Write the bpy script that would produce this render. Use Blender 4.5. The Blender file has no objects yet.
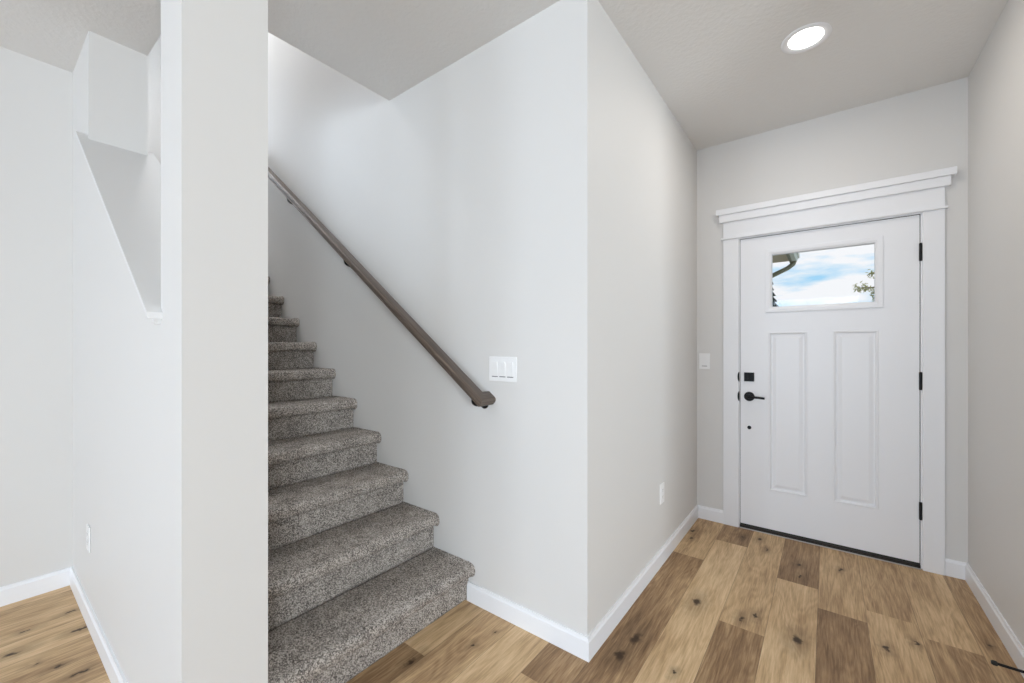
import bpy, bmesh, math, random
from mathutils import Vector, Matrix, noise
random.seed(7)
S = bpy.context.scene
COL = S.collection
R = math.radians

# ------------------------------------------------------------------ camera
YAW, CAMZ = 37.3, 1.263
cam_data = bpy.data.cameras.new('camera')
cam = bpy.data.objects.new('camera', cam_data)
COL.objects.link(cam)
cam.location = (0, 0, CAMZ)
cam.rotation_euler = (R(90), 0, R(YAW))
cam_data.sensor_width = 36.0
cam_data.lens = 413.26 * 36.0 / 1024.0
cam_data.shift_y = 6.5 / 1024.0
cam_data.clip_start = 0.02
S.camera = cam

S.view_settings.view_transform = 'Standard'
S.view_settings.look = 'None'
S.view_settings.gamma = 1.0
S.view_settings.use_curve_mapping = False
S.view_settings.exposure = 0.0
try:
    S.cycles.diffuse_bounces = 8
    S.cycles.max_bounces = 12
except Exception:
    pass

# ------------------------------------------------------------------ world sky
W = bpy.data.worlds.new('sky')
S.world = W
W.use_nodes = True
nt = W.node_tree
nt.nodes.clear()
wo = nt.nodes.new('ShaderNodeOutputWorld')
bg = nt.nodes.new('ShaderNodeBackground')
tc = nt.nodes.new('ShaderNodeTexCoord')
mp = nt.nodes.new('ShaderNodeMapping')
mp.inputs['Scale'].default_value = (3.2, 3.2, 13.0)
mp.inputs['Location'].default_value = (0.3, 0.2, 0.75)
nz = nt.nodes.new('ShaderNodeTexNoise')
nz.inputs['Scale'].default_value = 1.5
nz.inputs['Detail'].default_value = 6
nz.inputs['Roughness'].default_value = 0.55
rp = nt.nodes.new('ShaderNodeValToRGB')
rp.color_ramp.elements[0].position = 0.40
rp.color_ramp.elements[0].color = (0.36, 0.68, 0.93, 1)
rp.color_ramp.elements[1].position = 0.56
rp.color_ramp.elements[1].color = (0.93, 0.95, 0.98, 1)
nt.links.new(tc.outputs['Generated'], mp.inputs['Vector'])
nt.links.new(mp.outputs['Vector'], nz.inputs['Vector'])
nt.links.new(nz.outputs['Fac'], rp.inputs['Fac'])
nt.links.new(rp.outputs['Color'], bg.inputs['Color'])
bg.inputs['Strength'].default_value = 1.0
nt.links.new(bg.outputs[0], wo.inputs['Surface'])

# ------------------------------------------------------------------ daylight, hall lamp and added fill lights
def area(name, loc, rot, sx, sy, power, color=(1, 1, 1), shape='RECTANGLE', spread=180):
    d = bpy.data.lights.new(name, 'AREA')
    d.shape = shape
    d.size, d.size_y = sx, sy
    d.energy = power
    d.color = color
    d.spread = R(spread)
    o = bpy.data.objects.new(name, d)
    COL.objects.link(o)
    o.location = loc
    o.rotation_euler = tuple(R(a) for a in rot)
    return o

DAY = (0.74, 0.855, 1.0)
BACK_Y, EAST_X = -5.0, 4.2
BACK_WIN = [(-2.6, -1.6), (-1.3, 0.6), (1.2, 3.0)]   # three unseen great room windows, placed for daylight from behind the camera
for i, (a, b) in enumerate(BACK_WIN):
    area('daylight_back', ((a + b) / 2, BACK_Y - 0.16, 1.35), (90, 0, 0), b - a, 2.2, (66, 101, 64)[i], DAY)  # area light outside each window stands in for daylight
area('east_fill', (EAST_X + 0.75, -2.9, 1.35), (90, 0, 50), 1.6, 2.1, 100, (0.84, 0.93, 1.0), 'RECTANGLE', 100)  # added area light, aimed at the hall and narrowed to spare the left wall
area('hall_lamp', (-0.08, 2.418, 2.722), (0, 0, 0), 0.15, 0.15, 5.0, (1.0, 0.93, 0.85), 'DISK')
area('upper_fill', (-4.3, 0.90, 5.36), (0, 0, 0), 0.30, 0.30, 31, (0.97, 0.98, 1.0), 'DISK', 150)  # added fill for the stair treads, no lamp known here
area('upper_window_fill', (-6.56, 0.81, 4.45), (90, 0, -90), 0.42, 1.10, 40, DAY)  # added area light behind the made-up stair-head window

# ------------------------------------------------------------------ dimensions solved from the photograph
H = 2.74
XC, YR, XR, YD, YW, XL, YB = -0.773, 1.52, 0.612, 3.296, 0.336, -3.219, 0.546
XJ, XCOL, XP, XA = -2.732, -1.342, -1.536, -2.078
XEND, ZUP = -6.4, 5.4
UPF = 0.186 * 16
RIGHT_END = 1.40

# ------------------------------------------------------------------ materials
def mat(name, color, rough=0.5, metallic=0.0, spec=0.5):
    m = bpy.data.materials.new(name)
    m.use_nodes = True
    b = m.node_tree.nodes['Principled BSDF']
    b.inputs['Base Color'].default_value = (*color, 1)
    b.inputs['Roughness'].default_value = rough
    b.inputs['Metallic'].default_value = metallic
    b.inputs['Specular IOR Level'].default_value = spec
    return m

def N(m, t, **kw):
    n = m.node_tree.nodes.new(t)
    for k, v in kw.items():
        if k in n.inputs:
            n.inputs[k].default_value = v
        else:
            setattr(n, k, v)
    return n

def L(m, a, b):
    m.node_tree.links.new(a, b)

def bump(m, scale, strength, detail=3, dist=0.002, ramp=None):
    g = N(m, 'ShaderNodeNewGeometry')
    n = N(m, 'ShaderNodeTexNoise', Scale=scale, Detail=detail)
    L(m, g.outputs['Position'], n.inputs['Vector'])
    b = N(m, 'ShaderNodeBump', Strength=strength, Distance=dist)
    src = n.outputs['Fac']
    if ramp:
        r = N(m, 'ShaderNodeMapRange')
        r.inputs['From Min'].default_value, r.inputs['From Max'].default_value = ramp
        L(m, src, r.inputs['Value'])
        src = r.outputs[0]
    L(m, src, b.inputs['Height'])
    L(m, b.outputs[0], m.node_tree.nodes['Principled BSDF'].inputs['Normal'])
    return m

M = {}
M['wall'] = bump(mat('wall_paint', (0.70, 0.69, 0.675), 0.55, 0, 0.3), 160, 0.05)
M['ceiling'] = bump(mat('ceiling_paint', (0.77, 0.765, 0.755), 0.8, 0, 0.2), 46, 0.17, 4, 0.004, (0.40, 0.62))
M['trim'] = mat('white_trim_paint', (0.85, 0.86, 0.885), 0.32, 0, 0.45)
M['door'] = bump(mat('white_door_paint', (0.85, 0.86, 0.885), 0.35, 0, 0.4), 300, 0.03)
M['cap'] = mat('cap_paint', (0.73, 0.725, 0.72), 0.6, 0, 0.2)
M['plastic'] = mat('white_switch_plastic', (0.86, 0.86, 0.86), 0.3)
M['shade_strip'] = mat('grey_shade', (0.12, 0.12, 0.125), 0.6)  # dark tone standing in for shade below the switch rockers
M['slot'] = mat('dark_slot', (0.03, 0.03, 0.03), 0.6)
M['black'] = mat('matte_black_metal', (0.006, 0.006, 0.007), 0.45, 0, 0.25)
M['rubber'] = mat('black_rubber', (0.015, 0.015, 0.013), 0.7)
M['bronze'] = mat('dark_bronze_sill', (0.03, 0.024, 0.02), 0.45, 0.3)
M['alu'] = mat('mill_aluminium', (0.6, 0.58, 0.55), 0.35, 0.8)
M['soffit'] = mat('tan_soffit', (0.62, 0.50, 0.33), 0.7)
M['fascia'] = mat('olive_fascia', (0.22, 0.21, 0.13), 0.6)
M['gutter'] = mat('gutter_paint', (0.72, 0.72, 0.60), 0.5)
M['siding'] = bump(mat('siding_paint', (0.35, 0.33, 0.28), 0.7), 20, 0.2)
M['shingle'] = bump(mat('roof_shingle', (0.10, 0.09, 0.08), 0.9), 60, 0.6)
M['bark'] = bump(mat('bark', (0.16, 0.11, 0.07), 0.9), 40, 0.6, 4, 0.02)
M['leaf'] = mat('olive_leaves', (0.36, 0.34, 0.12), 0.6)
M['needle'] = mat('dark_needles', (0.012, 0.02, 0.012), 0.8)
M['shrub'] = mat('shrub_leaves', (0.03, 0.045, 0.02), 0.8)
M['bounce_ground'] = bump(mat('pale_bounce_ground', (0.52, 0.50, 0.46), 0.9), 60, 0.6, 4, 0.02)

# lamp lens
m = bpy.data.materials.new('lamp_lens'); m.use_nodes = True
b = m.node_tree.nodes['Principled BSDF']
b.inputs['Base Color'].default_value = (1, 1, 1, 1)
b.inputs['Emission Color'].default_value = (1.0, 0.97, 0.92, 1)
b.inputs['Emission Strength'].default_value = 6.0
M['lens'] = m

# clear glass that lets daylight through
m = bpy.data.materials.new('clear_glass'); m.use_nodes = True
t = m.node_tree; t.nodes.clear()
o = t.nodes.new('ShaderNodeOutputMaterial')
tr = t.nodes.new('ShaderNodeBsdfTransparent'); gl = t.nodes.new('ShaderNodeBsdfGlossy')
gl.inputs['Roughness'].default_value = 0.02
fr = t.nodes.new('ShaderNodeFresnel'); fr.inputs['IOR'].default_value = 1.25
mx = t.nodes.new('ShaderNodeMixShader')
t.links.new(fr.outputs[0], mx.inputs[0]); t.links.new(tr.outputs[0], mx.inputs[1]); t.links.new(gl.outputs[0], mx.inputs[2])
t.links.new(mx.outputs[0], o.inputs['Surface'])
M['glass'] = m

# carpet: flecked cut pile
m = mat('flecked_carpet', (0.2, 0.18, 0.17), 0.95, 0, 0.05)
g = N(m, 'ShaderNodeNewGeometry')
vo = N(m, 'ShaderNodeTexVoronoi', Scale=300.0)
n1 = N(m, 'ShaderNodeTexNoise', Scale=420.0, Detail=3)
n2 = N(m, 'ShaderNodeTexNoise', Scale=14.0, Detail=3)
for q in (vo, n1, n2):
    L(m, g.outputs['Position'], q.inputs['Vector'])
sep = N(m, 'ShaderNodeSeparateColor'); L(m, vo.outputs['Color'], sep.inputs[0])
a1 = N(m, 'ShaderNodeMath', operation='MULTIPLY'); a1.inputs[1].default_value = 0.62
L(m, sep.outputs[0], a1.inputs[0])
a2 = N(m, 'ShaderNodeMath', operation='MULTIPLY_ADD'); a2.inputs[1].default_value = 0.5
L(m, n1.outputs['Fac'], a2.inputs[0]); L(m, a1.outputs[0], a2.inputs[2])
a3 = N(m, 'ShaderNodeMath', operation='MULTIPLY_ADD'); a3.inputs[1].default_value = 0.35
L(m, n2.outputs['Fac'], a3.inputs[0]); L(m, a2.outputs[0], a3.inputs[2])
cr = N(m, 'ShaderNodeValToRGB')
e = cr.color_ramp.elements
e[0].position = 0.30; e[0].color = (0.038, 0.033, 0.030, 1)
e[1].position = 1.02; e[1].color = (0.59, 0.54, 0.49, 1)
k = e.new(0.62); k.color = (0.185, 0.164, 0.148, 1)
L(m, a3.outputs[0], cr.inputs[0])
L(m, cr.outputs[0], m.node_tree.nodes['Principled BSDF'].inputs['Base Color'])
bp = N(m, 'ShaderNodeBump', Strength=0.4, Distance=0.003)
L(m, a2.outputs[0], bp.inputs['Height'])
L(m, bp.outputs[0], m.node_tree.nodes['Principled BSDF'].inputs['Normal'])
M['carpet'] = m

# stained rail wood, grain along the object's own length
m = mat('stained_rail_wood', (0.1, 0.07, 0.05), 0.42, 0, 0.5)
uv = N(m, 'ShaderNodeUVMap', uv_map='UVMap')
mpn = N(m, 'ShaderNodeMapping'); mpn.inputs['Scale'].default_value = (3.0, 150.0, 1.0)
L(m, uv.outputs[0], mpn.inputs['Vector'])
nn = N(m, 'ShaderNodeTexNoise', Scale=1.0, Detail=5, Distortion=0.4)
L(m, mpn.outputs[0], nn.inputs['Vector'])
cr = N(m, 'ShaderNodeValToRGB')
e = cr.color_ramp.elements
e[0].position = 0.3; e[0].color = (0.048, 0.033, 0.026, 1)
e[1].position = 0.75; e[1].color = (0.17, 0.128, 0.098, 1)
L(m, nn.outputs['Fac'], cr.inputs[0])
L(m, cr.outputs[0], m.node_tree.nodes['Principled BSDF'].inputs['Base Color'])
m.node_tree.nodes['Principled BSDF'].inputs['Coat Weight'].default_value = 0.15
m.node_tree.nodes['Principled BSDF'].inputs['Coat Roughness'].default_value = 0.3
M['rail'] = m

# plank floor
KNOTS = [(-0.513, 2.192, .030), (-0.103, 2.169, .030), (-0.319, 2.187, .018), (-0.27, 2.245, .016),
         (-0.66, 1.76, .034), (-0.675, 1.62, .030), (-0.735, 3.03, .024), (-0.72, 2.90, .018), (0.20, 2.335, .016),
         (-0.13, 2.93, .018), (-0.30, 3.02, .016), (-0.35, 3.16, .022), (-0.45, 3.13, .016), (0.06, 3.0, .014),
         (-1.20, 1.30, .012), (-1.33, 1.07, .024), (-0.92, 1.10, .030), (-0.84, 1.24, .024), (-1.17, 1.42, .008),
         (0.42, 2.05, .012), (0.30, 2.45, .012), (-0.47, 1.66, .012), (-0.12, 2.78, .014),
         (-2.843, 0.153, 0.014), (-2.673, 0.101, 0.024), (-2.669, 0.310, 0.022), (-2.425, 0.210, 0.014), (-2.309, 0.260, 0.018), (-2.517, 0.159, 0.010), (-2.880, 0.291, 0.016), (0.55, 2.62, .010)]
m = mat('oak_plank_floor', (0.4, 0.27, 0.16), 0.5, 0, 0.3)
nodes = m.node_tree.nodes
P = nodes['Principled BSDF']
uv = N(m, 'ShaderNodeUVMap', uv_map='UVMap')
at = N(m, 'ShaderNodeAttribute', attribute_name='plank')
sp = N(m, 'ShaderNodeSeparateColor'); L(m, at.outputs['Color'], sp.inputs[0])
su = N(m, 'ShaderNodeSeparateXYZ'); L(m, uv.outputs[0], su.inputs[0])

def math_(op, a, b_=None, c=None):
    n = N(m, 'ShaderNodeMath', operation=op)
    for i, v in enumerate((a, b_, c)):
        if v is None:
            continue
        if isinstance(v, (int, float)):
            n.inputs[i].default_value = v
        else:
            L(m, v, n.inputs[i])
    return n.outputs[0]

gx = math_('MULTIPLY_ADD', sp.outputs[1], 37.0, math_('MULTIPLY', su.outputs[0], 0.1825))
gy = math_('MULTIPLY_ADD', sp.outputs[2], 53.0, su.outputs[1])
cv = N(m, 'ShaderNodeCombineXYZ'); L(m, gx, cv.inputs[0]); L(m, gy, cv.inputs[1])
def noise_n(sx, sy, detail, dist=0.0, rough=0.5):
    q = N(m, 'ShaderNodeMapping'); q.inputs['Scale'].default_value = (sx, sy, 1)
    L(m, cv.outputs[0], q.inputs['Vector'])
    n = N(m, 'ShaderNodeTexNoise', Scale=1.0, Detail=detail, Distortion=dist, Roughness=rough)
    L(m, q.outputs[0], n.inputs['Vector'])
    return n.outputs['Fac']
fine = noise_n(150, 8, 5, 0.2, 0.65)
mid = noise_n(16, 1.6, 4, 1.2)
broad = noise_n(5, 1.0, 2, 0.6)
# cathedral rings: contour lines of the broad noise
ring = math_('SINE', math_('MULTIPLY', noise_n(9, 1.1, 2, 0.8), 70.0))
v = math_('MULTIPLY_ADD', math_('SUBTRACT', fine, 0.5), 0.75, sp.outputs[0])
v = math_('MULTIPLY_ADD', math_('SUBTRACT', mid, 0.5), 0.65, v)
v = math_('MULTIPLY_ADD', math_('SUBTRACT', broad, 0.5), 0.35, v)
v = math_('MULTIPLY_ADD', ring, 0.045, v)
cr = N(m, 'ShaderNodeValToRGB')
e = cr.color_ramp.elements
e[0].position = 0.05; e[0].color = (0.125, 0.066, 0.030, 1)
e[1].position = 0.95; e[1].color = (0.80, 0.60, 0.37, 1)
k = e.new(0.38); k.color = (0.33, 0.205, 0.107, 1)
k = e.new(0.68); k.color = (0.61, 0.42, 0.232, 1)
L(m, v, cr.inputs[0])
# knots
geo = N(m, 'ShaderNodeNewGeometry')
nd = N(m, 'ShaderNodeTexNoise', Scale=28.0, Detail=4); L(m, geo.outputs['Position'], nd.inputs['Vector'])
vs = N(m, 'ShaderNodeVectorMath', operation='MULTIPLY_ADD')
L(m, nd.outputs['Color'], vs.inputs[0]); vs.inputs[1].default_value = (0.05, 0.07, 0); L(m, geo.outputs['Position'], vs.inputs[2])
acc = None
for kx, ky, kr in KNOTS:
    s_ = N(m, 'ShaderNodeVectorMath', operation='SUBTRACT'); L(m, vs.outputs[0], s_.inputs[0]); s_.inputs[1].default_value = (kx + .025, ky + .035, 0)
    t_ = N(m, 'ShaderNodeVectorMath', operation='MULTIPLY'); L(m, s_.outputs[0], t_.inputs[0]); t_.inputs[1].default_value = (0.85 / kr, 0.40 / kr, 0)
    l_ = N(m, 'ShaderNodeVectorMath', operation='LENGTH'); L(m, t_.outputs[0], l_.inputs[0])
    acc = l_.outputs['Value'] if acc is None else math_('MINIMUM', acc, l_.outputs['Value'])
mr = N(m, 'ShaderNodeMapRange', interpolation_type='SMOOTHSTEP'); L(m, acc, mr.inputs['Value'])
mr.inputs['From Min'].default_value = 0.15; mr.inputs['From Max'].default_value = 0.8
mr.inputs['To Min'].default_value = 0.95; mr.inputs['To Max'].default_value = 0.0
mr2 = N(m, 'ShaderNodeMapRange', interpolation_type='SMOOTHSTEP'); L(m, acc, mr2.inputs['Value'])
mr2.inputs['From Min'].default_value = 0.5; mr2.inputs['From Max'].default_value = 2.4
mr2.inputs['To Min'].default_value = 0.30; mr2.inputs['To Max'].default_value = 0.0
kf = math_('MAXIMUM', mr.outputs[0], mr2.outputs[0])
mxk = N(m, 'ShaderNodeMix', data_type='RGBA')
L(m, kf, mxk.inputs[0]); L(m, cr.outputs[0], mxk.inputs[6]); mxk.inputs[7].default_value = (0.032, 0.015, 0.006, 1)
# seams between planks
ed = math_('MINIMUM', su.outputs[0], math_('SUBTRACT', 1.0, su.outputs[0]))
seam = math_('LESS_THAN', ed, 0.006)
mxs = N(m, 'ShaderNodeMix', data_type='RGBA')
L(m, math_('MULTIPLY', seam, 0.45), mxs.inputs[0]); L(m, mxk.outputs[2], mxs.inputs[6]); mxs.inputs[7].default_value = (0.05, 0.03, 0.018, 1)
L(m, mxs.outputs[2], P.inputs['Base Color'])
bp = N(m, 'ShaderNodeBump', Strength=0.12, Distance=0.001)
L(m, fine, bp.inputs['Height']); L(m, bp.outputs[0], P.inputs['Normal'])
M['floor'] = m

# ------------------------------------------------------------------ mesh helpers
class MB:
    def __init__(self):
        self.bm = bmesh.new()

    def box(self, x0, x1, y0, y1, z0, z1, bevel=0.0):
        vs = [self.bm.verts.new((x, y, z)) for x in (x0, x1) for y in (y0, y1) for z in (z0, z1)]
        fs = [self.bm.faces.new([vs[i] for i in q]) for q in
              ((0, 1, 3, 2), (4, 6, 7, 5), (0, 4, 5, 1), (2, 3, 7, 6), (0, 2, 6, 4), (1, 5, 7, 3))]
        if bevel:
            es = {ed_ for f in fs for ed_ in f.edges}
            bmesh.ops.bevel(self.bm, geom=list(es), offset=bevel, segments=2, affect='EDGES', profile=0.5)
        return self

    def prism(self, pts, axis, a0, a1):
        """polygon pts extruded along axis from a0 to a1; pts are the two other coordinates in x,y,z order"""
        def mk(p, a):
            if axis == 'x': return (a, p[0], p[1])
            if axis == 'y': return (p[0], a, p[1])
            return (p[0], p[1], a)
        A = [self.bm.verts.new(mk(p, a0)) for p in pts]
        B = [self.bm.verts.new(mk(p, a1)) for p in pts]
        n = len(pts)
        self.bm.faces.new(A); self.bm.faces.new(B[::-1])
        for i in range(n):
            self.bm.faces.new([A[i], B[i], B[(i + 1) % n], A[(i + 1) % n]])
        return self

    def tube(self, path, r, seg=12, cap=True):
        path = [Vector(p) for p in path]
        rs = r if isinstance(r, (list, tuple)) else [r] * len(path)
        rings = []
        up = None
        for i, p in enumerate(path):
            d = (path[min(i + 1, len(path) - 1)] - path[max(i - 1, 0)]).normalized()
            if up is None:
                up = Vector((0, 0, 1)) if abs(d.z) < .9 else Vector((0, 1, 0))
            s = d.cross(up).normalized(); u = s.cross(d).normalized(); up = u
            rings.append([self.bm.verts.new(p + (s * math.cos(a) + u * math.sin(a)) * rs[i])
                          for a in (2 * math.pi * j / seg for j in range(seg))])
        for A, B in zip(rings, rings[1:]):
            for j in range(seg):
                self.bm.faces.new([A[j], A[(j + 1) % seg], B[(j + 1) % seg], B[j]])
        if cap:
            self.bm.faces.new(rings[0][::-1]); self.bm.faces.new(rings[-1])
        return self

    def lathe(self, prof, origin, axis, seg=32):
        """prof: list of (radius, height along axis)"""
        ax = Vector(axis).normalized()
        s = ax.orthogonal().normalized(); t = ax.cross(s)
        o = Vector(origin)
        rings = []
        for r, h in prof:
            if r < 1e-6:
                rings.append([self.bm.verts.new(o + ax * h)])
            else:
                rings.append([self.bm.verts.new(o + ax * h + (s * math.cos(a) + t * math.sin(a)) * r)
                              for a in (2 * math.pi * j / seg for j in range(seg))])
        for A, B in zip(rings, rings[1:]):
            for j in range(seg):
                k_ = (j + 1) % seg
                q = [A[j % len(A)], A[k_ % len(A)], B[k_ % len(B)], B[j % len(B)]]
                u = []
                for w in q:
                    if w not in u: u.append(w)
                if len(u) > 2: self.bm.faces.new(u)
        return self

    def build(self, name, material, parent=None, origin=(0, 0, 0), smooth=False, recalc=True):
        if recalc:
            bmesh.ops.recalc_face_normals(self.bm, faces=self.bm.faces)
        o0 = Vector(parent.matrix_basis.translation) if parent is not None and parent.parent is None else Vector(origin)
        if parent is not None and parent.parent is not None:
            o0 = Vector(parent.parent.location) + Vector(parent.location)
        bmesh.ops.translate(self.bm, verts=self.bm.verts, vec=-o0)
        me = bpy.data.meshes.new(name)
        self.bm.to_mesh(me); self.bm.free()
        me.materials.append(material)
        if smooth:
            for p in me.polygons: p.use_smooth = True
            try:
                me.set_sharp_from_angle(angle=R(40))
            except Exception:
                pass
        ob = bpy.data.objects.new(name, me)
        COL.objects.link(ob)
        if parent is not None:
            ob.parent = parent
        else:
            ob.location = o0
        return ob

def tag(o, label=None, cat=None, group=None, kind=None):
    if label: o['label'] = label
    if cat: o['category'] = cat
    if group: o['group'] = group
    if kind: o['kind'] = kind
    return o

def thing(name, loc, label, cat, group=None, kind=None):
    o = bpy.data.objects.new(name, None)
    COL.objects.link(o)
    o.location = loc
    o.empty_display_size = 0.05
    return tag(o, label, cat, group, kind)

def struct(mb, name, material, label, cat):
    return tag(mb.build(name, material), label, cat, None, 'structure')

# ------------------------------------------------------------------ floor
PW = 0.1825
X0 = -0.035
TONES = {  # row -> list of (y0, y1, tone): the boards the photograph shows
    -5: [(-5.0, 1.30, 0.52), (1.30, 2.66, 0.40), (2.66, 3.45, 0.52)],
    -4: [(-5.0, 1.2, 0.55), (1.2, 2.65, 0.40), (2.65, 3.45, 0.58)],
    -3: [(-5.0, 1.1, 0.50), (1.1, 2.985, 0.74), (2.985, 3.45, 0.34)],
    -2: [(-5.0, 0.7, 0.6), (0.7, 2.108, 0.38), (2.108, 3.45, 0.62)],
    -1: [(-5.0, 1.0, 0.5), (1.0, 2.69, 0.66), (2.69, 3.45, 0.34)],
    0: [(-5.0, 1.2, 0.6), (1.2, 2.50, 0.36), (2.50, 3.45, 0.58)],
    1: [(-5.0, 0.9, 0.5), (0.9, 2.62, 0.62), (2.62, 3.45, 0.55)],
    2: [(-5.0, 1.3, 0.55), (1.3, 2.52, 0.42), (2.52, 3.45, 0.64)],
    3: [(-5.0, 2.0, 0.5), (2.0, 3.45, 0.46)],
    -6: [(-5.0, 0.3, 0.48), (0.3, 1.9, 0.68)],
    -7: [(-5.0, 0.5, 0.55), (0.5, 2.0, 0.56)],
    -8: [(-5.0, 1.13, 0.40), (1.13, 2.2, 0.66)],
    -9: [(-5.0, 0.9, 0.5), (0.9, 2.2, 0.5)],
}
bm = bmesh.new()
uvl = bm.loops.layers.uv.new('UVMap')
cl = bm.loops.layers.float_color.new('plank')
rnd = random.Random(11)
FX0, FX1, FY0, FY1 = -6.5, 4.3, -5.1, 3.45
for row in range(-37, 25):
    xa, xb = X0 + row * PW, X0 + (row + 1) * PW
    if xb <= FX0 or xa >= FX1:
        continue
    if row in TONES:
        segs = TONES[row]
    else:
        y = FY0 - rnd.random() * 1.2
        segs = []
        while y < FY1:
            segs.append((y, y + 1.22, rnd.uniform(0.52, 0.74)))
            y += 1.22
    ca, cb = max(xa, FX0), min(xb, FX1)
    for ya, yb, tone in segs:
        ya, yb = max(ya, FY0), min(yb, FY1)
        if yb <= ya:
            continue
        r1, r2 = rnd.random(), rnd.random()
        vs = [bm.verts.new(p) for p in ((ca, ya, 0), (cb, ya, 0), (cb, yb, 0), (ca, yb, 0))]
        f = bm.faces.new(vs)
        for lp, (uu, vv) in zip(f.loops, (((ca - xa) / PW, ya), ((cb - xa) / PW, ya), ((cb - xa) / PW, yb), ((ca - xa) / PW, yb))):
            lp[uvl].uv = (uu, vv)
            lp[cl] = (tone, r1, r2, 1)
me = bpy.data.meshes.new('floor')
bm.to_mesh(me); bm.free()
me.materials.append(M['floor'])
floor = bpy.data.objects.new('floor', me)
COL.objects.link(floor)
tag(floor, 'oak plank floor with dark knots', 'floor', None, 'structure')

# ------------------------------------------------------------------ walls and ceilings
T = 0.11
# half wall, opening and post beside the stairs: one thick wall cut by the sloping opening
CAP = 0.715                       # slope of the cap
zc0 = 1.362                       # wall height under the cap at the post
zc1 = zc0 + CAP * (XP - XJ)
mb = MB().prism([(XEND, 0), (XCOL, 0), (XCOL, H), (XP, H), (XP, zc0), (XJ, zc1), (XJ, H), (XEND, H)], 'y', YW, YB)
struct(mb, 'wall_stair', M['wall'], 'white painted half wall and post with a sloping opening beside the stairs', 'wall')
mb = MB().prism([(XEND, 0), (XC - T, 0), (XC - T, H), (XA, H), (XA, ZUP), (XEND, ZUP)], 'y', YR, YR + T)
struct(mb, 'wall_back', M['wall'], 'tall pale wall that carries the handrail above the stairs', 'wall')
struct(MB().box(XC - T, XC, YR, YD, 0, H), 'wall_hall', M['wall'], 'pale hall wall running from the corner to the front door', 'wall')
# door wall with the doorway
DX0, DX1, DZ = -0.509, 0.445, 2.050
mb = MB().box(XC - T, DX0, YD, YD + .15, 0, H).box(DX1, XR + T, YD, YD + .15, 0, H).box(DX0, DX1, YD, YD + .15, DZ, H)
struct(mb, 'wall_front', M['wall'], 'pale end wall that holds the front door', 'wall')
struct(MB().box(XR, XR + T, RIGHT_END, YD, 0, H), 'wall_right', M['wall'], 'pale wall on the right of the entry hall', 'wall')
struct(MB().box(XL - T, XL, BACK_Y, YW, 0, H), 'wall_left', M['wall'], 'pale wall of the room at far left', 'wall')
# great room behind the camera
struct(MB().box(XR + T, EAST_X + .15, RIGHT_END, RIGHT_END + T, 0, H), 'wall_return', M['wall'], 'pale return wall of the great room', 'wall')
mb = MB()
xs = XL - T
WZ0, WZ1 = 0.25, 2.45
for a, b_ in BACK_WIN:
    mb.box(xs, a, BACK_Y - .15, BACK_Y, 0, H)
    mb.box(a, b_, BACK_Y - .15, BACK_Y, 0, WZ0).box(a, b_, BACK_Y - .15, BACK_Y, WZ1, H)
    xs = b_
mb.box(xs, EAST_X, BACK_Y - .15, BACK_Y, 0, H)
struct(mb, 'wall_rear', M['wall'], 'pale great room wall with three added windows', 'wall')
mb = MB().box(EAST_X, EAST_X + .15, BACK_Y - .15, -3.9, 0, H).box(EAST_X, EAST_X + .15, -1.3, RIGHT_END, 0, H)
mb.box(EAST_X, EAST_X + .15, -3.9, -1.3, 0, WZ0).box(EAST_X, EAST_X + .15, -3.9, -1.3, WZ1, H)
struct(mb, 'wall_east', M['wall'], 'pale great room wall with one wide added window', 'wall')
# ceilings
CT = UPF - H
mb = MB().prism([(XL - T, BACK_Y - .15), (EAST_X + .15, BACK_Y - .15), (EAST_X + .15, RIGHT_END + T), (XR + T, RIGHT_END + T), (XR + T, YD + .15),
                 (XC - T, YD + .15), (XC - T, YR), (XA, YR), (XA, YB), (XEND, YB), (XEND, YW), (XL - T, YW)], 'z', H, H + CT)
struct(mb, 'ceiling', M['ceiling'], 'textured greige ceiling over the hall and the lower stairs', 'ceiling')
# upper stairwell
struct(MB().box(XEND, XA, YB - T, YB, H + CT, ZUP), 'wall_upper_near', M['wall'], 'upper stairwell wall above the half wall', 'wall')
struct(MB().box(XA, XA + T, YB - T, YR + T, H + CT, ZUP), 'wall_upper_edge', M['wall'], 'upper stairwell wall above the ceiling edge', 'wall')
UW = (0.60, 1.02, 3.90, 5.00)
mb = MB().box(XEND - T, XEND, YW, UW[0], 0, ZUP).box(XEND - T, XEND, UW[1], YR + T, 0, ZUP)
mb.box(XEND - T, XEND, UW[0], UW[1], 0, UW[2]).box(XEND - T, XEND, UW[0], UW[1], UW[3], ZUP)
struct(mb, 'wall_upper_end', M['wall'], 'wall at the head of the stairs', 'wall')
struct(MB().box(XEND - T, XA + T, YB - T, YR + T, ZUP, ZUP + .1), 'ceiling_upper', M['ceiling'], 'upper stairwell ceiling', 'ceiling')

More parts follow.
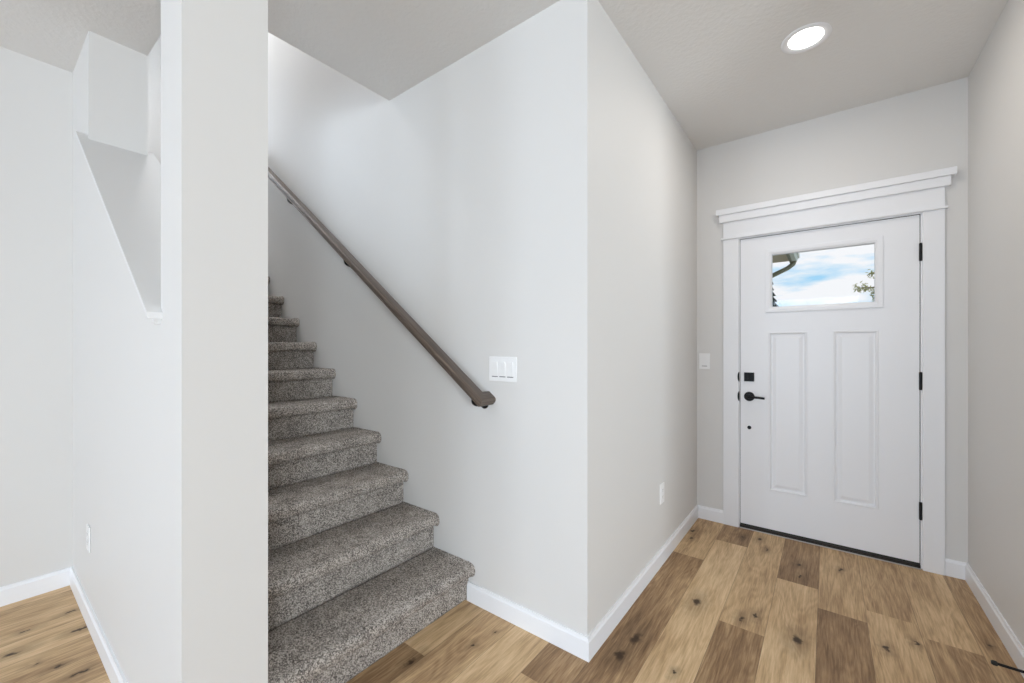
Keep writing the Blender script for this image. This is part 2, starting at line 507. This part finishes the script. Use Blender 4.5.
# unseen great room windows, laid out to let daylight in
def window(i, x0, x1, along):
    w = thing('window_%d' % i, (0, 0, 0), 'unseen white framed great room window added for daylight', 'window', None, 'structure')
    fr_, pn = MB(), MB()
    def bx(q, a0, a1, d0, d1, z0, z1):
        if along == 'x': q.box(a0, a1, BACK_Y - d1, BACK_Y - d0, z0, z1)
        else: q.box(EAST_X + d0, EAST_X + d1, a0, a1, z0, z1)
    for a0, a1 in ((x0, x0 + .05), (x1 - .05, x1), ((x0 + x1) / 2 - .03, (x0 + x1) / 2 + .03)):
        bx(fr_, a0, a1, .05, .12, WZ0, WZ1)
    bx(fr_, x0 + .05, x1 - .05, .05, .12, WZ0, WZ0 + .05); bx(fr_, x0 + .05, x1 - .05, .05, .12, WZ1 - .05, WZ1)
    fr_.build('frame', M['trim'], w)
    bx(pn, x0 + .05, x1 - .05, .08, .086, WZ0 + .05, WZ1 - .05)
    pn.build('pane', M['glass'], w)
for i, (a, b_) in enumerate(BACK_WIN):
    window(i + 1, a, b_, 'x')
window(4, -3.9, -1.3, 'y')
w5 = thing('window_5', (XEND, 0.81, UW[2]), 'narrow unseen white framed window added at the head of the stairs for light', 'window', None, 'structure')  # unseen window added so light falls down the stairs
mb = MB()
for a0, a1, z0, z1 in ((UW[0], UW[0] + .03, UW[2], UW[3]), (UW[1] - .03, UW[1], UW[2], UW[3]), (UW[0] + .03, UW[1] - .03, UW[2], UW[2] + .03), (UW[0] + .03, UW[1] - .03, UW[3] - .03, UW[3])):
    mb.box(XEND - .09, XEND - .04, a0, a1, z0, z1)
mb.build('frame', M['trim'], w5)
MB().box(XEND - .07, XEND - .064, UW[0] + .03, UW[1] - .03, UW[2] + .03, UW[3] - .03).build('pane', M['glass'], w5)

# ------------------------------------------------------------------ baseboards
BH, BT = 0.092, 0.013
def base_profile():
    return [(0, 0), (BT, 0), (BT, BH - .016), (BT - .004, BH - .010), (BT - .006, BH), (0, BH)]
def baseboard(name, x0, x1, y0, y1, side, label, m0=0, m1=0):
    """side: direction the board faces; m0/m1 = mitre sign at the two ends (+1 outside corner, -1 inside)"""
    mb = MB()
    pr = base_profile()
    A, B = [], []
    for d, z in pr:
        if side in ('+x', '-x'):
            s = 1 if side == '+x' else -1
            A.append(mb.bm.verts.new((x0 + s * d, y0 - m0 * d, z))); B.append(mb.bm.verts.new((x0 + s * d, y1 + m1 * d, z)))
        else:
            s = 1 if side == '+y' else -1
            A.append(mb.bm.verts.new((x0 - m0 * d, y0 + s * d, z))); B.append(mb.bm.verts.new((x1 + m1 * d, y0 + s * d, z)))
    n = len(pr)
    mb.bm.faces.new(A); mb.bm.faces.new(B[::-1])
    for i in range(n):
        mb.bm.faces.new([A[i], B[i], B[(i + 1) % n], A[(i + 1) % n]])
    return struct(mb, name, M['trim'], label, 'baseboard')
baseboard('baseboard_back', -1.432, XC, YR, YR, '-y', 'white baseboard between the bottom step and the wall corner', 0, 1)
baseboard('baseboard_hall', XC, XC, YR, YD, '+x', 'white baseboard along the left wall of the entry hall', 1, -1)
baseboard('baseboard_front_left', XC, -0.5925, YD, YD, '-y', 'short white baseboard left of the door casing', -1, 0)
baseboard('baseboard_front_right', 0.523, XR, YD, YD, '-y', 'short white baseboard right of the door casing', 0, -1)
baseboard('baseboard_right', XR, XR, RIGHT_END, YD, '-x', 'white baseboard along the right wall of the entry hall', 0, -1)
baseboard('baseboard_stair', XL, XCOL, YW, YW, '-y', 'white baseboard along the bright half wall at left', -1, 0)
baseboard('baseboard_left', XL, XL, BACK_Y, YW, '+x', 'white baseboard on the far left wall', 0, -1)

# ------------------------------------------------------------------ sloping cap of the half wall
cap = thing('trim_1', (XP, YW, zc0), 'white sloping cap with apron trim on the half wall', 'trim', None, 'structure')
cth, ov = 0.018, 0.035
xe = XP + 0.022
def zl(x): return zc0 + CAP * (XP - x)
xe2 = XJ - 0.02
mb = MB()
mb.prism([(XP, zl(XP)), (XP, zl(XP) + cth), (XJ, zl(XJ) + cth), (XJ, zl(XJ))], 'y', YW, YB)
mb.prism([(xe, zl(xe)), (xe, zl(xe) + cth), (XJ - .06, zl(XJ - .06) + cth), (XJ - .06, zl(XJ - .06))], 'y', YW - ov, YW)
mb.prism([(xe, zl(xe)), (xe, zl(xe) + cth), (XJ - .06, zl(XJ - .06) + cth), (XJ - .06, zl(XJ - .06))], 'y', YB, YB + ov)
mb.build('cap_board', M['cap'], cap)
mb = MB()
mb.prism([(XP, zl(XP) - .030), (XP, zl(XP)), (XJ - .05, zl(XJ - .05)), (XJ - .05, zl(XJ - .05) - .030)], 'y', YW - .015, YW)
mb.build('apron', M['cap'], cap)

# ------------------------------------------------------------------ carpeted stairs
RISE, RUN, NOSE, XN = 0.186, 0.2565, 0.045, -1.392
stairs = thing('carpeted_staircase', (-1.44, 1.03, 0), 'flight of grey flecked carpeted steps climbing beside the handrail wall', 'staircase')
Y0S, Y1S = YB + .002, YR - .002
def carpet_sheet(name, prof, ny, amp, seed):
    mb = MB()
    rows = []
    for j in range(ny + 1):
        y = Y0S + (Y1S - Y0S) * j / ny
        rows.append([(p[0], y, p[1]) for p in prof])
    grid = []
    for j, rw in enumerate(rows):
        g_ = []
        for i, p in enumerate(rw):
            a = Vector(rw[max(i - 1, 0)]); c = Vector(rw[min(i + 1, len(rw) - 1)])
            t_ = (c - a).normalized()
            nrm = Vector((t_.z, 0, -t_.x))
            k_ = noise.noise(Vector(p) * 170 + Vector((seed, 0, 0))) * amp + noise.noise(Vector(p) * 30) * amp * .7
            # the pile tucks down where it meets the walls
            edge = min(p[1] - Y0S, Y1S - p[1])
            tuck = -0.006 * max(0.0, 1 - edge / 0.02) ** 2
            g_.append(mb.bm.verts.new(Vector(p) + nrm * (k_ + tuck)))
        grid.append(g_)
    for j in range(ny):
        for i in range(len(prof) - 1):
            mb.bm.faces.new([grid[j][i], grid[j][i + 1], grid[j + 1][i + 1], grid[j + 1][i]])
    return mb.build(name, M['carpet'], stairs, smooth=True, recalc=False)
def subdiv(pts, step):
    out = []
    for a, b2 in zip(pts, pts[1:]):
        d = math.hypot(b2[0] - a[0], b2[1] - a[1]); n = max(1, int(round(d / step)))
        out += [(a[0] + (b2[0] - a[0]) * i / n, a[1] + (b2[1] - a[1]) * i / n) for i in range(n)]
    return out + [pts[-1]]
NT = 0.060
for n in range(1, 16):
    xf = XN - RUN * (n - 1); zt = RISE * n
    xr = xf - NOSE; xb = xf - RUN - NOSE - .004
    near = n <= 10
    step = 0.006 if n <= 6 else (0.009 if near else 0.05)
    ny = 160 if n <= 6 else (90 if near else 10)
    pts = [(xb, zt - .016), (xb + .012, zt - .001), (xf - .034, zt)]
    for q in range(1, 12):
        a = math.pi / 2 - math.pi * q / 12
        pts.append((xf - .034 + .034 * math.copysign(abs(math.cos(a)) ** .8, 1), zt - NT / 2 + NT / 2 * math.copysign(abs(math.sin(a)) ** .8, math.sin(a))))
    pts += [(xf - .034, zt - NT), (xr + .003, zt - NT + .003), (xr - .016, zt - NT + .014)]
    carpet_sheet('tread', subdiv(pts, step), ny, 0.0014 if near else 0, n)
    z0 = RISE * (n - 1) if n > 1 else 0.0
    carpet_sheet('riser', subdiv([(xr - .016, zt - NT + .014), (xr - .003, zt - NT - .004), (xr, zt - NT - .014), (xr, z0 + .010), (xr - .006, z0 - (.010 if n > 1 else -.0005))], step), ny, 0.0012 if near else 0, n + 40)
mb = MB().box(XEND + .004, XN - RUN * 15 - NOSE, Y0S, Y1S, UPF - .2, UPF)
mb.build('landing', M['carpet'], stairs)

# ------------------------------------------------------------------ handrail
rail = thing('handrail', (-1.34, YR, 1.05), 'brown stained wooden handrail on black brackets along the stair wall', 'handrail')
SL = math.atan(0.727)
du = Vector((math.cos(SL), 0, -math.sin(SL)))   # down the slope
nu = Vector((math.sin(SL), 0, math.cos(SL)))    # normal to the rail top
RW, RT, RY = 0.070, 0.0395, 1.448
C0 = Vector((-1.334, 0, 1.0583))                # a point on the rail axis (x, z)
a_end = 0.092                                   # distance down from C0 to the end face
a_top = -4.5
hw, ht = RW / 2, RT / 2
prof = []
def corner(cx_, cn, r, a0, a1):
    for q in range(5):
        a = R(a0 + (a1 - a0) * q / 4)
        prof.append((cx_ + r * math.cos(a), cn + r * math.sin(a)))
# w, n outline: rounded top, grooved sides, narrower foot
corner(hw - .016, ht - .016, .016, 0, 90)
corner(-hw + .016, ht - .016, .016, 90, 180)
prof += [(-hw, -.003), (-hw + .004, -.006), (-hw + .004, -.009), (-hw + .001, -.011), (-hw + .003, -ht + .003), (-hw + .008, -ht)]
prof += [(hw - .008, -ht), (hw - .003, -ht + .003), (hw - .001, -.011), (hw - .004, -.009), (hw - .004, -.006), (hw, -.003)]
def rail_pt(a, y, n_):
    p = C0 + du * a + nu * n_
    return (p.x, y, p.z)
mb = MB()
uvl = mb.bm.loops.layers.uv.new('UVMap')
ac = a_end - hw
def ring(fa):
    return [mb.bm.verts.new(fa(w, n_)) for w, n_ in prof]
at_ = a_top + hw
secs = [ring(lambda w, n_: rail_pt(at_ - w, YR - .0005, n_)),
        ring(lambda w, n_: rail_pt(at_ - w, RY - w, n_)),
        ring(lambda w, n_: rail_pt(ac + w, RY - w, n_)),
        ring(lambda w, n_: rail_pt(ac + w, YR - .0005, n_))]
per = [0]
for (p, q) in zip(prof, prof[1:] + prof[:1]):
    per.append(per[-1] + math.hypot(p[0] - q[0], p[1] - q[1]))
lens = [(0, .066), (.066, 4.5), (4.6, 4.67)]
for s_i, (A, B) in enumerate(zip(secs, secs[1:])):
    for i in range(len(prof)):
        j = (i + 1) % len(prof)
        f = mb.bm.faces.new([A[i], A[j], B[j], B[i]])
        for lp, (l_, pp) in zip(f.loops, ((lens[s_i][0], per[i]), (lens[s_i][0], per[i + 1]), (lens[s_i][1], per[i + 1]), (lens[s_i][1], per[i]))):
            lp[uvl].uv = (l_, pp)
mb.bm.faces.new(secs[0]); mb.bm.faces.new(secs[-1][::-1])
mb.build('rail', M['rail'], rail, smooth=True)
for bx_ in (-4.25, -3.188, -2.419, -1.325):
    a = (bx_ - C0.x) / du.x
    cz = C0.z + du.z * a
    zb = cz - ht / math.cos(SL)                  # underside of the rail here
    zr = zb - .033
    mb = MB().lathe([(0, 0), (.0265, 0), (.0265, .003), (.023, .008), (.012, .012), (.010, .016), (0, .016)], (bx_, YR - .0005, zr), (0, -1, 0), 24)
    br = mb.build('bracket', M['black'], rail, smooth=True)
    path = [(bx_, YR - .012, zr)]
    for q in range(9):
        th = R(90 * q / 8)
        path.append((bx_, RY + .030 - .038 * math.sin(th), zr + .018 * (1 - math.cos(th))))
    path.append((bx_, RY - .008, zb - .004))
    MB().tube(path, .0105, 12).build('bracket_arm', M['black'], br, smooth=True)
    mb = MB()
    c = Vector((bx_, 0, cz)) - nu * (ht + .0028)
    ps = []
    for sx, sy, sn in ((-1, -1, -1), (-1, -1, 1), (-1, 1, -1), (-1, 1, 1), (1, -1, -1), (1, -1, 1), (1, 1, -1), (1, 1, 1)):
        p = c + du * (.032 * sx) + nu * (.0025 * sn)
        ps.append(mb.bm.verts.new((p.x, RY + .013 * sy, p.z)))
    for q in ((0, 1, 3, 2), (4, 6, 7, 5), (0, 4, 5, 1), (2, 3, 7, 6), (0, 2, 6, 4), (1, 5, 7, 3)):
        mb.bm.faces.new([ps[i] for i in q])
    mb.build('saddle', M['black'], br)

# ------------------------------------------------------------------ front door
door = thing('door_1', (-0.03, YD, 0), 'white front door with one high window and two tall raised panels', 'door', None, 'structure')
SX0, SX1, SZ0, SZ1, SY0, SY1 = -0.486, 0.423, 0.030, 2.027, 3.300, 3.344
P1, P2, PZ0, PZ1 = (-0.316, -0.100), (0.032, 0.248), 0.294, 1.372
LX0, LX1, LZ0, LZ1 = -0.333, 0.267, 1.505, 1.932
mb = MB()
def quad(x0, x1, z0, z1, y):
    vs = [mb.bm.verts.new(p) for p in ((x0, y, z0), (x1, y, z0), (x1, y, z1), (x0, y, z1))]
    return mb.bm.faces.new(vs)
for y in (SY0, SY1):
    quad(SX0, SX1, SZ0, PZ0, y)
    for a, b_ in ((SX0, P1[0]), (P1[1], P2[0]), (P2[1], SX1)):
        quad(a, b_, PZ0, PZ1, y)
    if y == SY1:
        quad(*P1, PZ0, PZ1, y); quad(*P2, PZ0, PZ1, y)
    quad(SX0, SX1, PZ1, LZ0, y)
    quad(SX0, LX0, LZ0, LZ1, y); quad(LX1, SX1, LZ0, LZ1, y)
    quad(SX0, SX1, LZ1, SZ1, y)
def strip(x0, z0, x1, z1):
    vs = [mb.bm.verts.new(p) for p in ((x0, SY0, z0), (x1, SY0, z1), (x1, SY1, z1), (x0, SY1, z0))]
    mb.bm.faces.new(vs)
for c in ((SX0, SZ0, SX1, SZ0), (SX1, SZ0, SX1, SZ1), (SX1, SZ1, SX0, SZ1), (SX0, SZ1, SX0, SZ0),
          (LX0, LZ0, LX1, LZ0), (LX1, LZ0, LX1, LZ1), (LX1, LZ1, LX0, LZ1), (LX0, LZ1, LX0, LZ0)):
    strip(*c)
slab = mb.build('slab', M['door'], door, recalc=False)
def rings(x0, x1, z0, z1, prof, y, cap_=True):
    """nested rectangles: prof = list of (inset, depth into the door)"""
    q = MB()
    rr = []
    for ins, dep in prof:
        rr.append([q.bm.verts.new(p) for p in ((x0 + ins, y + dep, z0 + ins), (x1 - ins, y + dep, z0 + ins), (x1 - ins, y + dep, z1 - ins), (x0 + ins, y + dep, z1 - ins))])
    for A, B in zip(rr, rr[1:]):
        for i in range(4):
            q.bm.faces.new([A[i], A[(i + 1) % 4], B[(i + 1) % 4], B[i]])
    if cap_: q.bm.faces.new(rr[-1])
    return q
for p in (P1, P2):
    rings(p[0], p[1], PZ0, PZ1, [(0, 0), (.005, -.003), (.011, -.001), (.016, .009), (.024, .009), (.044, .002), (.046, .002)], SY0).build('panel', M['door'], door, recalc=False)
fr_ = rings(LX0, LX1, LZ0, LZ1, [(0, .004), (0, -.008), (.003, -.009), (.022, -.009), (.026, -.007), (.034, -.003), (.037, .0), (.037, .034)], SY0, False)
fr_.build('window_frame', M['door'], door, recalc=False)
MB().box(LX0 + .030, LX1 - .030, 3.318, 3.324, LZ0 + .030, LZ1 - .030).build('window_pane', M['glass'], door)
# hinges
for z in (1.812, 1.074, 0.331):
    mb = MB().lathe([(0, -.052), (.004, -.052), (.0068, -.049), (.0068, .049), (.004, .052), (0, .052)], (0.4265, YD - .001, z), (0, 0, 1), 14)
    mb.box(0.4232, 0.4290, SY0 + .001, SY0 + .020, z - .050, z + .050)
    tag(mb.build('hinge', M['black'], door, smooth=True), 'black hinge')
# deadbolt
mb = MB().box(-0.462, -0.400, SY0 - .009, SY0, 1.030, 1.092, .0025)
db = tag(mb.build('deadbolt', M['black'], door), 'square black deadbolt')
MB().box(-0.4365, -0.4255, SY0 - .026, SY0 - .009, 1.045, 1.077, .0025).build('thumb_turn', M['black'], db)
# lever
mb = MB().lathe([(0, 0), (.0325, 0), (.0325, .005), (.030, .009), (.013, .010), (.0115, .040), (0, .040)], (-0.4305, SY0, 0.925), (0, -1, 0), 28)
lv = tag(mb.build('lever_set', M['black'], door, smooth=True), 'black lever handle')
pth = [(-0.4305 + .012 * i, SY0 - .043 + .0006 * i, 0.925 - .0004 * i * i * .2) for i in range(-1, 9)]
mb = MB().tube(pth, [.008, .0095, .0095, .009, .0085, .008, .008, .008, .008, .007], 12)
mb.build('lever', M['black'], lv, smooth=True)
MB().lathe([(0, 0), (.0125, 0), (.0125, .003), (.010, .006), (0, .0065)], (-0.4305, SY0, 0.708), (0, -1, 0), 20).build('bore_plug', M['black'], door, smooth=True)
# strike lips on the jamb edge
for z in (1.061, 0.925):
    pts = [(-0.4885, z - .034), (-0.4885, z + .034)]
    for q in range(9):
        a = R(90 + 180 * q / 8)
        pts.append((-0.4905 + .0095 * math.cos(a), z + .034 * math.sin(a)))
    tag(MB().prism(pts, 'y', 3.2745, 3.2775).build('strike_lip', M['black'], door), 'black strike lip')

# door frame: jambs and casing with a built-up header
cas = thing('trim_2', (-0.03, YD, 0), 'white craftsman casing with a stepped header around the front door', 'trim', None, 'structure')
k_ = 0.9945
def cx_(x): return x * k_
def czz(z): return CAMZ + (z - CAMZ) * k_
CY = YD - .018
mb = MB().box(DX0, -0.4890, YD - .001, YD + .15, 0, 2.031).box(0.4265, DX1, YD - .001, YD + .15, 0, 2.031).box(DX0, DX1, YD - .001, YD + .15, 2.031, DZ)
mb.box(-0.4890, -0.476, SY1 + .003, SY1 + .03, .022, 2.031).box(0.4135, 0.4265, SY1 + .003, SY1 + .03, .022, 2.031).box(-0.4890, 0.4265, SY1 + .003, SY1 + .03, 2.018, 2.031)
mb.build('jamb', M['trim'], cas)
MB().box(-0.4889, -0.4861, 3.304, 3.340, .022, 2.0309).box(0.4231, 0.4264, 3.304, 3.340, .022, 2.0309).box(-0.4861, 0.4231, 3.304, 3.340, 2.0271, 2.0309).build('joint_shade_seal', M['rubber'], cas)  # black seal added to darken the joint around the slab like shade
for a, b_ in ((-0.5945, -0.4965), (0.4360, 0.5245)):
    MB().box(cx_(a), cx_(b_), CY, YD, 0, czz(2.041), .0015).build('side_casing', M['trim'], cas)
MB().box(cx_(-0.607), cx_(0.537), CY - .012, YD, czz(2.041), czz(2.054), .003).build('bead', M['trim'], cas)
MB().box(cx_(-0.5945), cx_(0.5245), CY, YD, czz(2.054), czz(2.164), .001).build('frieze_board', M['trim'], cas)
MB().box(cx_(-0.619), cx_(0.546), CY - .018, YD, czz(2.164), czz(2.216), .0015).build('crown_fillet', M['trim'], cas)
MB().box(cx_(-0.637), cx_(0.566), CY - .032, YD, czz(2.216), czz(2.256), .0015).build('header_cap', M['trim'], cas)
# sill
sill = thing('door_threshold', (-0.03, YD, 0), 'dark bronze threshold strip under the front door', 'threshold', None, 'structure')
MB().box(-0.489, 0.4265, 3.290, 3.45, 0.0, .021, .002).build('sill_plate', M['bronze'], sill)
MB().box(-0.489, 0.4265, 3.280, 3.290, 0.0, .005, .001).build('front_lip', M['alu'], sill)
MB().box(-0.484, 0.4215, 3.303, 3.340, .021, .030).build('sweep', M['rubber'], sill)

# ------------------------------------------------------------------ switches and outlets
def plate_on(face, pos, u, v, depth, q, bev=.002):
    """box on a wall face: u = (u0,u1) along the wall, v = (z0,z1), depth=(d0,d1) out of the wall"""
    if face == '-y':
        q.box(u[0], u[1], pos - depth[1], pos - depth[0], v[0], v[1], bev)
    elif face == '+x':
        q.box(pos + depth[0], pos + depth[1], u[0], u[1], v[0], v[1], bev)
    return q
def switch(face, pos, uc, zc, gangs, label):
    w = .0735 + .046 * (gangs - 1); h = .116
    loc = (uc, pos, zc) if face == '-y' else (pos, uc, zc)
    t_ = thing('light_switch', loc, label, 'light switch')
    plate_on(face, pos, (uc - w / 2, uc + w / 2), (zc - h / 2, zc + h / 2), (.0003, .006), MB(), .0025).build('switch_plate', M['plastic'], t_)
    for i in range(gangs):
        c = uc + (i - (gangs - 1) / 2) * .046
        q = MB()
        # paddle with its lower half pressed in
        pr = [(zc - .0335, .006), (zc - .0335, .0068), (zc, .0082), (zc + .0335, .0112), (zc + .0335, .006)]
        if face == '-y':
            A = [q.bm.verts.new((c - .0165, pos - d, z)) for z, d in pr]; B = [q.bm.verts.new((c + .0165, pos - d, z)) for z, d in pr]
        else:
            A = [q.bm.verts.new((pos + d, c - .0165, z)) for z, d in pr]; B = [q.bm.verts.new((pos + d, c + .0165, z)) for z, d in pr]
        q.bm.faces.new(A); q.bm.faces.new(B[::-1])
        for a in range(5):
            q.bm.faces.new([A[a], B[a], B[(a + 1) % 5], A[(a + 1) % 5]])
        rk = q.build('rocker', M['plastic'], t_)
        plate_on(face, pos, (c - .018, c + .018), (zc - .0375, zc - .0337), (.006, .0064), MB(), 0).build('rocker_shade_strip', M['shade_strip'], rk)  # dark strip paints the shade under the rocker's lower edge
    return t_
switch('-y', YR, -1.210, 1.1635, 3, 'white three gang rocker switch beside the handrail end')
switch('-y', YD, -0.719, 1.1655, 1, 'white single rocker switch left of the front door casing')
def outlet(face, pos, uc, zc, label):
    loc = (uc, pos, zc) if face == '-y' else (pos, uc, zc)
    t_ = thing('wall_outlet', loc, label, 'outlet', None)
    plate_on(face, pos, (uc - .0365, uc + .0365), (zc - .058, zc + .058), (.0003, .006), MB(), .0025).build('outlet_plate', M['plastic'], t_)
    for s in (-1, 1):
        c = zc + s * .0195
        rc = plate_on(face, pos, (uc - .0165, uc + .0165), (c - .0145, c + .0145), (.006, .0078), MB(), .0015).build('receptacle', M['plastic'], t_)
        q = MB()
        for d in (-.0065, .0065):
            plate_on(face, pos, (uc + d - .001, uc + d + .001), (c - .001, c + .007), (.0078, .0080), q, 0)
        plate_on(face, pos, (uc - .0022, uc + .0022), (c - .0095, c - .005), (.0078, .0080), q, 0)
        q.build('slots', M['slot'], rc)
    return t_
outlet('+x', XC, 2.465, 0.41, 'white outlet low on the hall wall left of the door')
outlet('-y', YW, -2.712, 0.385, 'white outlet low on the bright half wall at left')

# ------------------------------------------------------------------ recessed ceiling light
dl = thing('recessed_light', (-0.08, 2.418, H), 'round white recessed light glowing in the hall ceiling', 'ceiling light')
MB().lathe([(.100, 0), (.100, -.003), (.096, -.006), (.086, -.007), (.078, -.004), (.070, -.0005)], (-0.08, 2.418, H), (0, 0, 1), 48).build('trim_ring', M['trim'], dl, smooth=True)
MB().lathe([(.0705, -.001), (.045, -.003), (0, -.004)], (-0.08, 2.418, H), (0, 0, 1), 48).build('lens', M['lens'], dl, smooth=True)
ul = thing('recessed_light', (-4.3, 0.90, ZUP), 'unseen round recessed light added as fill over the upper stairs', 'ceiling light')  # made-up fixture that houses the upper fill light
MB().lathe([(.17, 0), (.17, -.004), (.16, -.007), (.152, -.004)], (-4.3, 0.90, ZUP), (0, 0, 1), 40).build('trim_ring', M['trim'], ul, smooth=True)
MB().lathe([(.153, -.004), (.1, -.007), (0, -.008)], (-4.3, 0.90, ZUP), (0, 0, 1), 40).build('lens', M['lens'], ul, smooth=True)

# ------------------------------------------------------------------ door stop
ds = thing('door_stop', (XR - BT, 2.392, .050), 'black rod door stop sticking out of the right baseboard', 'door stop')
xb = XR - BT
MB().lathe([(0, 0), (.013, 0), (.013, .004), (.008, .007), (0, .008)], (xb, 2.392, .050), (-1, 0, 0), 20).build('mount', M['black'], ds, smooth=True)
MB().tube([(xb - .006, 2.392, .050), (xb - .080, 2.392, .050)], .0052, 14).build('rod', M['black'], ds, smooth=True)
MB().lathe([(0, 0), (.0075, 0), (.0088, .003), (.0088, .012), (.006, .016), (0, .017)], (xb - .078, 2.392, .050), (-1, 0, 0), 18).build('tip', M['rubber'], ds, smooth=True)

# ------------------------------------------------------------------ outdoors, seen through the door's window
struct(MB().box(-30, 30, 3.46, 60, -.35, -.15), 'ground', M['bounce_ground'], 'ground outside made pale to bounce light onto the eave', 'ground')  # pale tone chosen so light bounces up onto the soffit
hs = thing('neighbor_house', (-2.0, 6.3, -.15), 'tan house eave with gutter seen through the door window', 'house')
MB().box(-3.2, -0.90, 4.8, 7.7, -.15, 2.66).build('wall', M['siding'], hs)
MB().box(-3.4, -0.47, 4.6, 8.0, 2.66, 2.70).build('soffit', M['soffit'], hs)
mb = MB().prism([(-3.5, 2.70), (-0.45, 2.70), (-0.45, 2.86), (-3.5, 4.0)], 'y', 4.6, 8.0)
mb.build('roof', M['shingle'], hs)
MB().box(-0.47, -0.44, 4.6, 8.0, 2.62, 2.70).build('fascia', M['fascia'], hs)
mb = MB().prism([(-0.44, 2.64), (-0.385, 2.64), (-0.365, 2.69), (-0.345, 2.70), (-0.345, 2.76), (-0.44, 2.76)], 'y', 4.6, 8.02)
mb.build('gutter', M['gutter'], hs)
MB().tube([(-0.41, 7.96, 2.66), (-0.43, 7.96, 2.60), (-0.50, 7.94, 2.54), (-0.70, 7.80, 2.42), (-0.84, 7.76, 2.36), (-0.86, 7.76, 2.25), (-0.86, 7.76, -.1)], .035, 10).build('downspout', M['fascia'], hs, smooth=True)

def leaves(name, material, parent, pts, r, n, size, seed):
    rr = random.Random(seed); q = MB()
    for p in pts:
        for _ in range(n):
            d = Vector((rr.gauss(0, 1), rr.gauss(0, 1), rr.gauss(0, 1))).normalized() * r * rr.random() ** .5
            c = Vector(p) + d
            a = Vector((rr.uniform(-1, 1), rr.uniform(-1, 1), rr.uniform(-1, 1))).normalized()
            b2 = a.orthogonal().normalized() * size * .35; a = a * size
            c3 = a.cross(b2).normalized() * size * .08
            vs = [q.bm.verts.new(c + v_) for v_ in (-a, b2 + c3, a, -b2 + c3)]
            q.bm.faces.new(vs)
    return q.build(name, material, parent, recalc=False)
tx, ty = 1.36, 15.0
tr_ = thing('tree', (tx, ty, -.15), 'thin tree with bare branches at the right edge of the door window', 'tree')
mb = MB().tube([(tx, ty, -.15), (tx - .02, ty, 1.5), (tx - .05, ty, 2.8), (tx - .10, ty, 3.3), (tx - .16, ty, 3.62)], [.12, .10, .075, .05, .012], 10)
tips = []
for (dx, z0, dz, dy) in ((-.58, 2.86, .10, .1), (-.46, 2.92, -.02, -.1), (-.30, 3.10, .22, .1), (-.24, 2.6, .2, 0), (.35, 3.0, .25, .1), (.3, 2.8, .3, -.1), (-.2, 2.6, .15, .1)):
    p2 = (tx - .05 + dx, ty + dy, z0 + dz)
    mb.tube([(tx - .06, ty, z0), (tx - .05 + dx * .5, ty + dy * .5, z0 + dz * .7), p2], [.025, .016, .006], 6)
    tips.append(p2)
mb.build('trunk', M['bark'], tr_, smooth=True)
leaves('foliage', M['leaf'], tr_, tips + [(tx - .18, ty, 2.98), (tx - .16, ty, 2.78), (tx - .22, ty, 2.58), (tx - .10, ty, 3.15), (tx - .12, ty, 2.45), (tx - .25, ty, 2.42)], .16, 42, .05, 3)
ex, ey = -1.86, 20.0
ev = thing('evergreen_tree', (ex, ey, -.15), 'dark pointed evergreen top at the left edge of the door window', 'tree')
MB().tube([(ex, ey, -.15), (ex, ey, 3.9)], [.15, .03], 8).build('trunk', M['bark'], ev)
mb = MB()
rr = random.Random(5)
for k2 in range(14):
    z = 0.9 + k2 * .235; r_ = .78 * (1 - k2 / 14.5) * rr.uniform(.85, 1.1) + .03
    mb.lathe([(.02, .34), (r_ * .55, .08), (r_, -.08), (.03, .02)], (ex + rr.uniform(-.03, .03), ey, z), (0, 0, 1), 11)
mb.build('foliage', M['needle'], ev)
sx_, sy_ = 1.72, 22.0
sh = thing('shrub', (sx_, sy_, -.15), 'low dark shrubbery at the bottom right of the door window', 'shrub')
MB().tube([(sx_, sy_, -.15), (sx_, sy_, 2.4)], [.2, .06], 8).build('stem', M['bark'], sh)
leaves('foliage', M['shrub'], sh, [(sx_ + .3 * math.cos(i), sy_ + .3 * math.sin(i * 2), 1.2 + .098 * i) for i in range(16)], .55, 120, .09, 9)
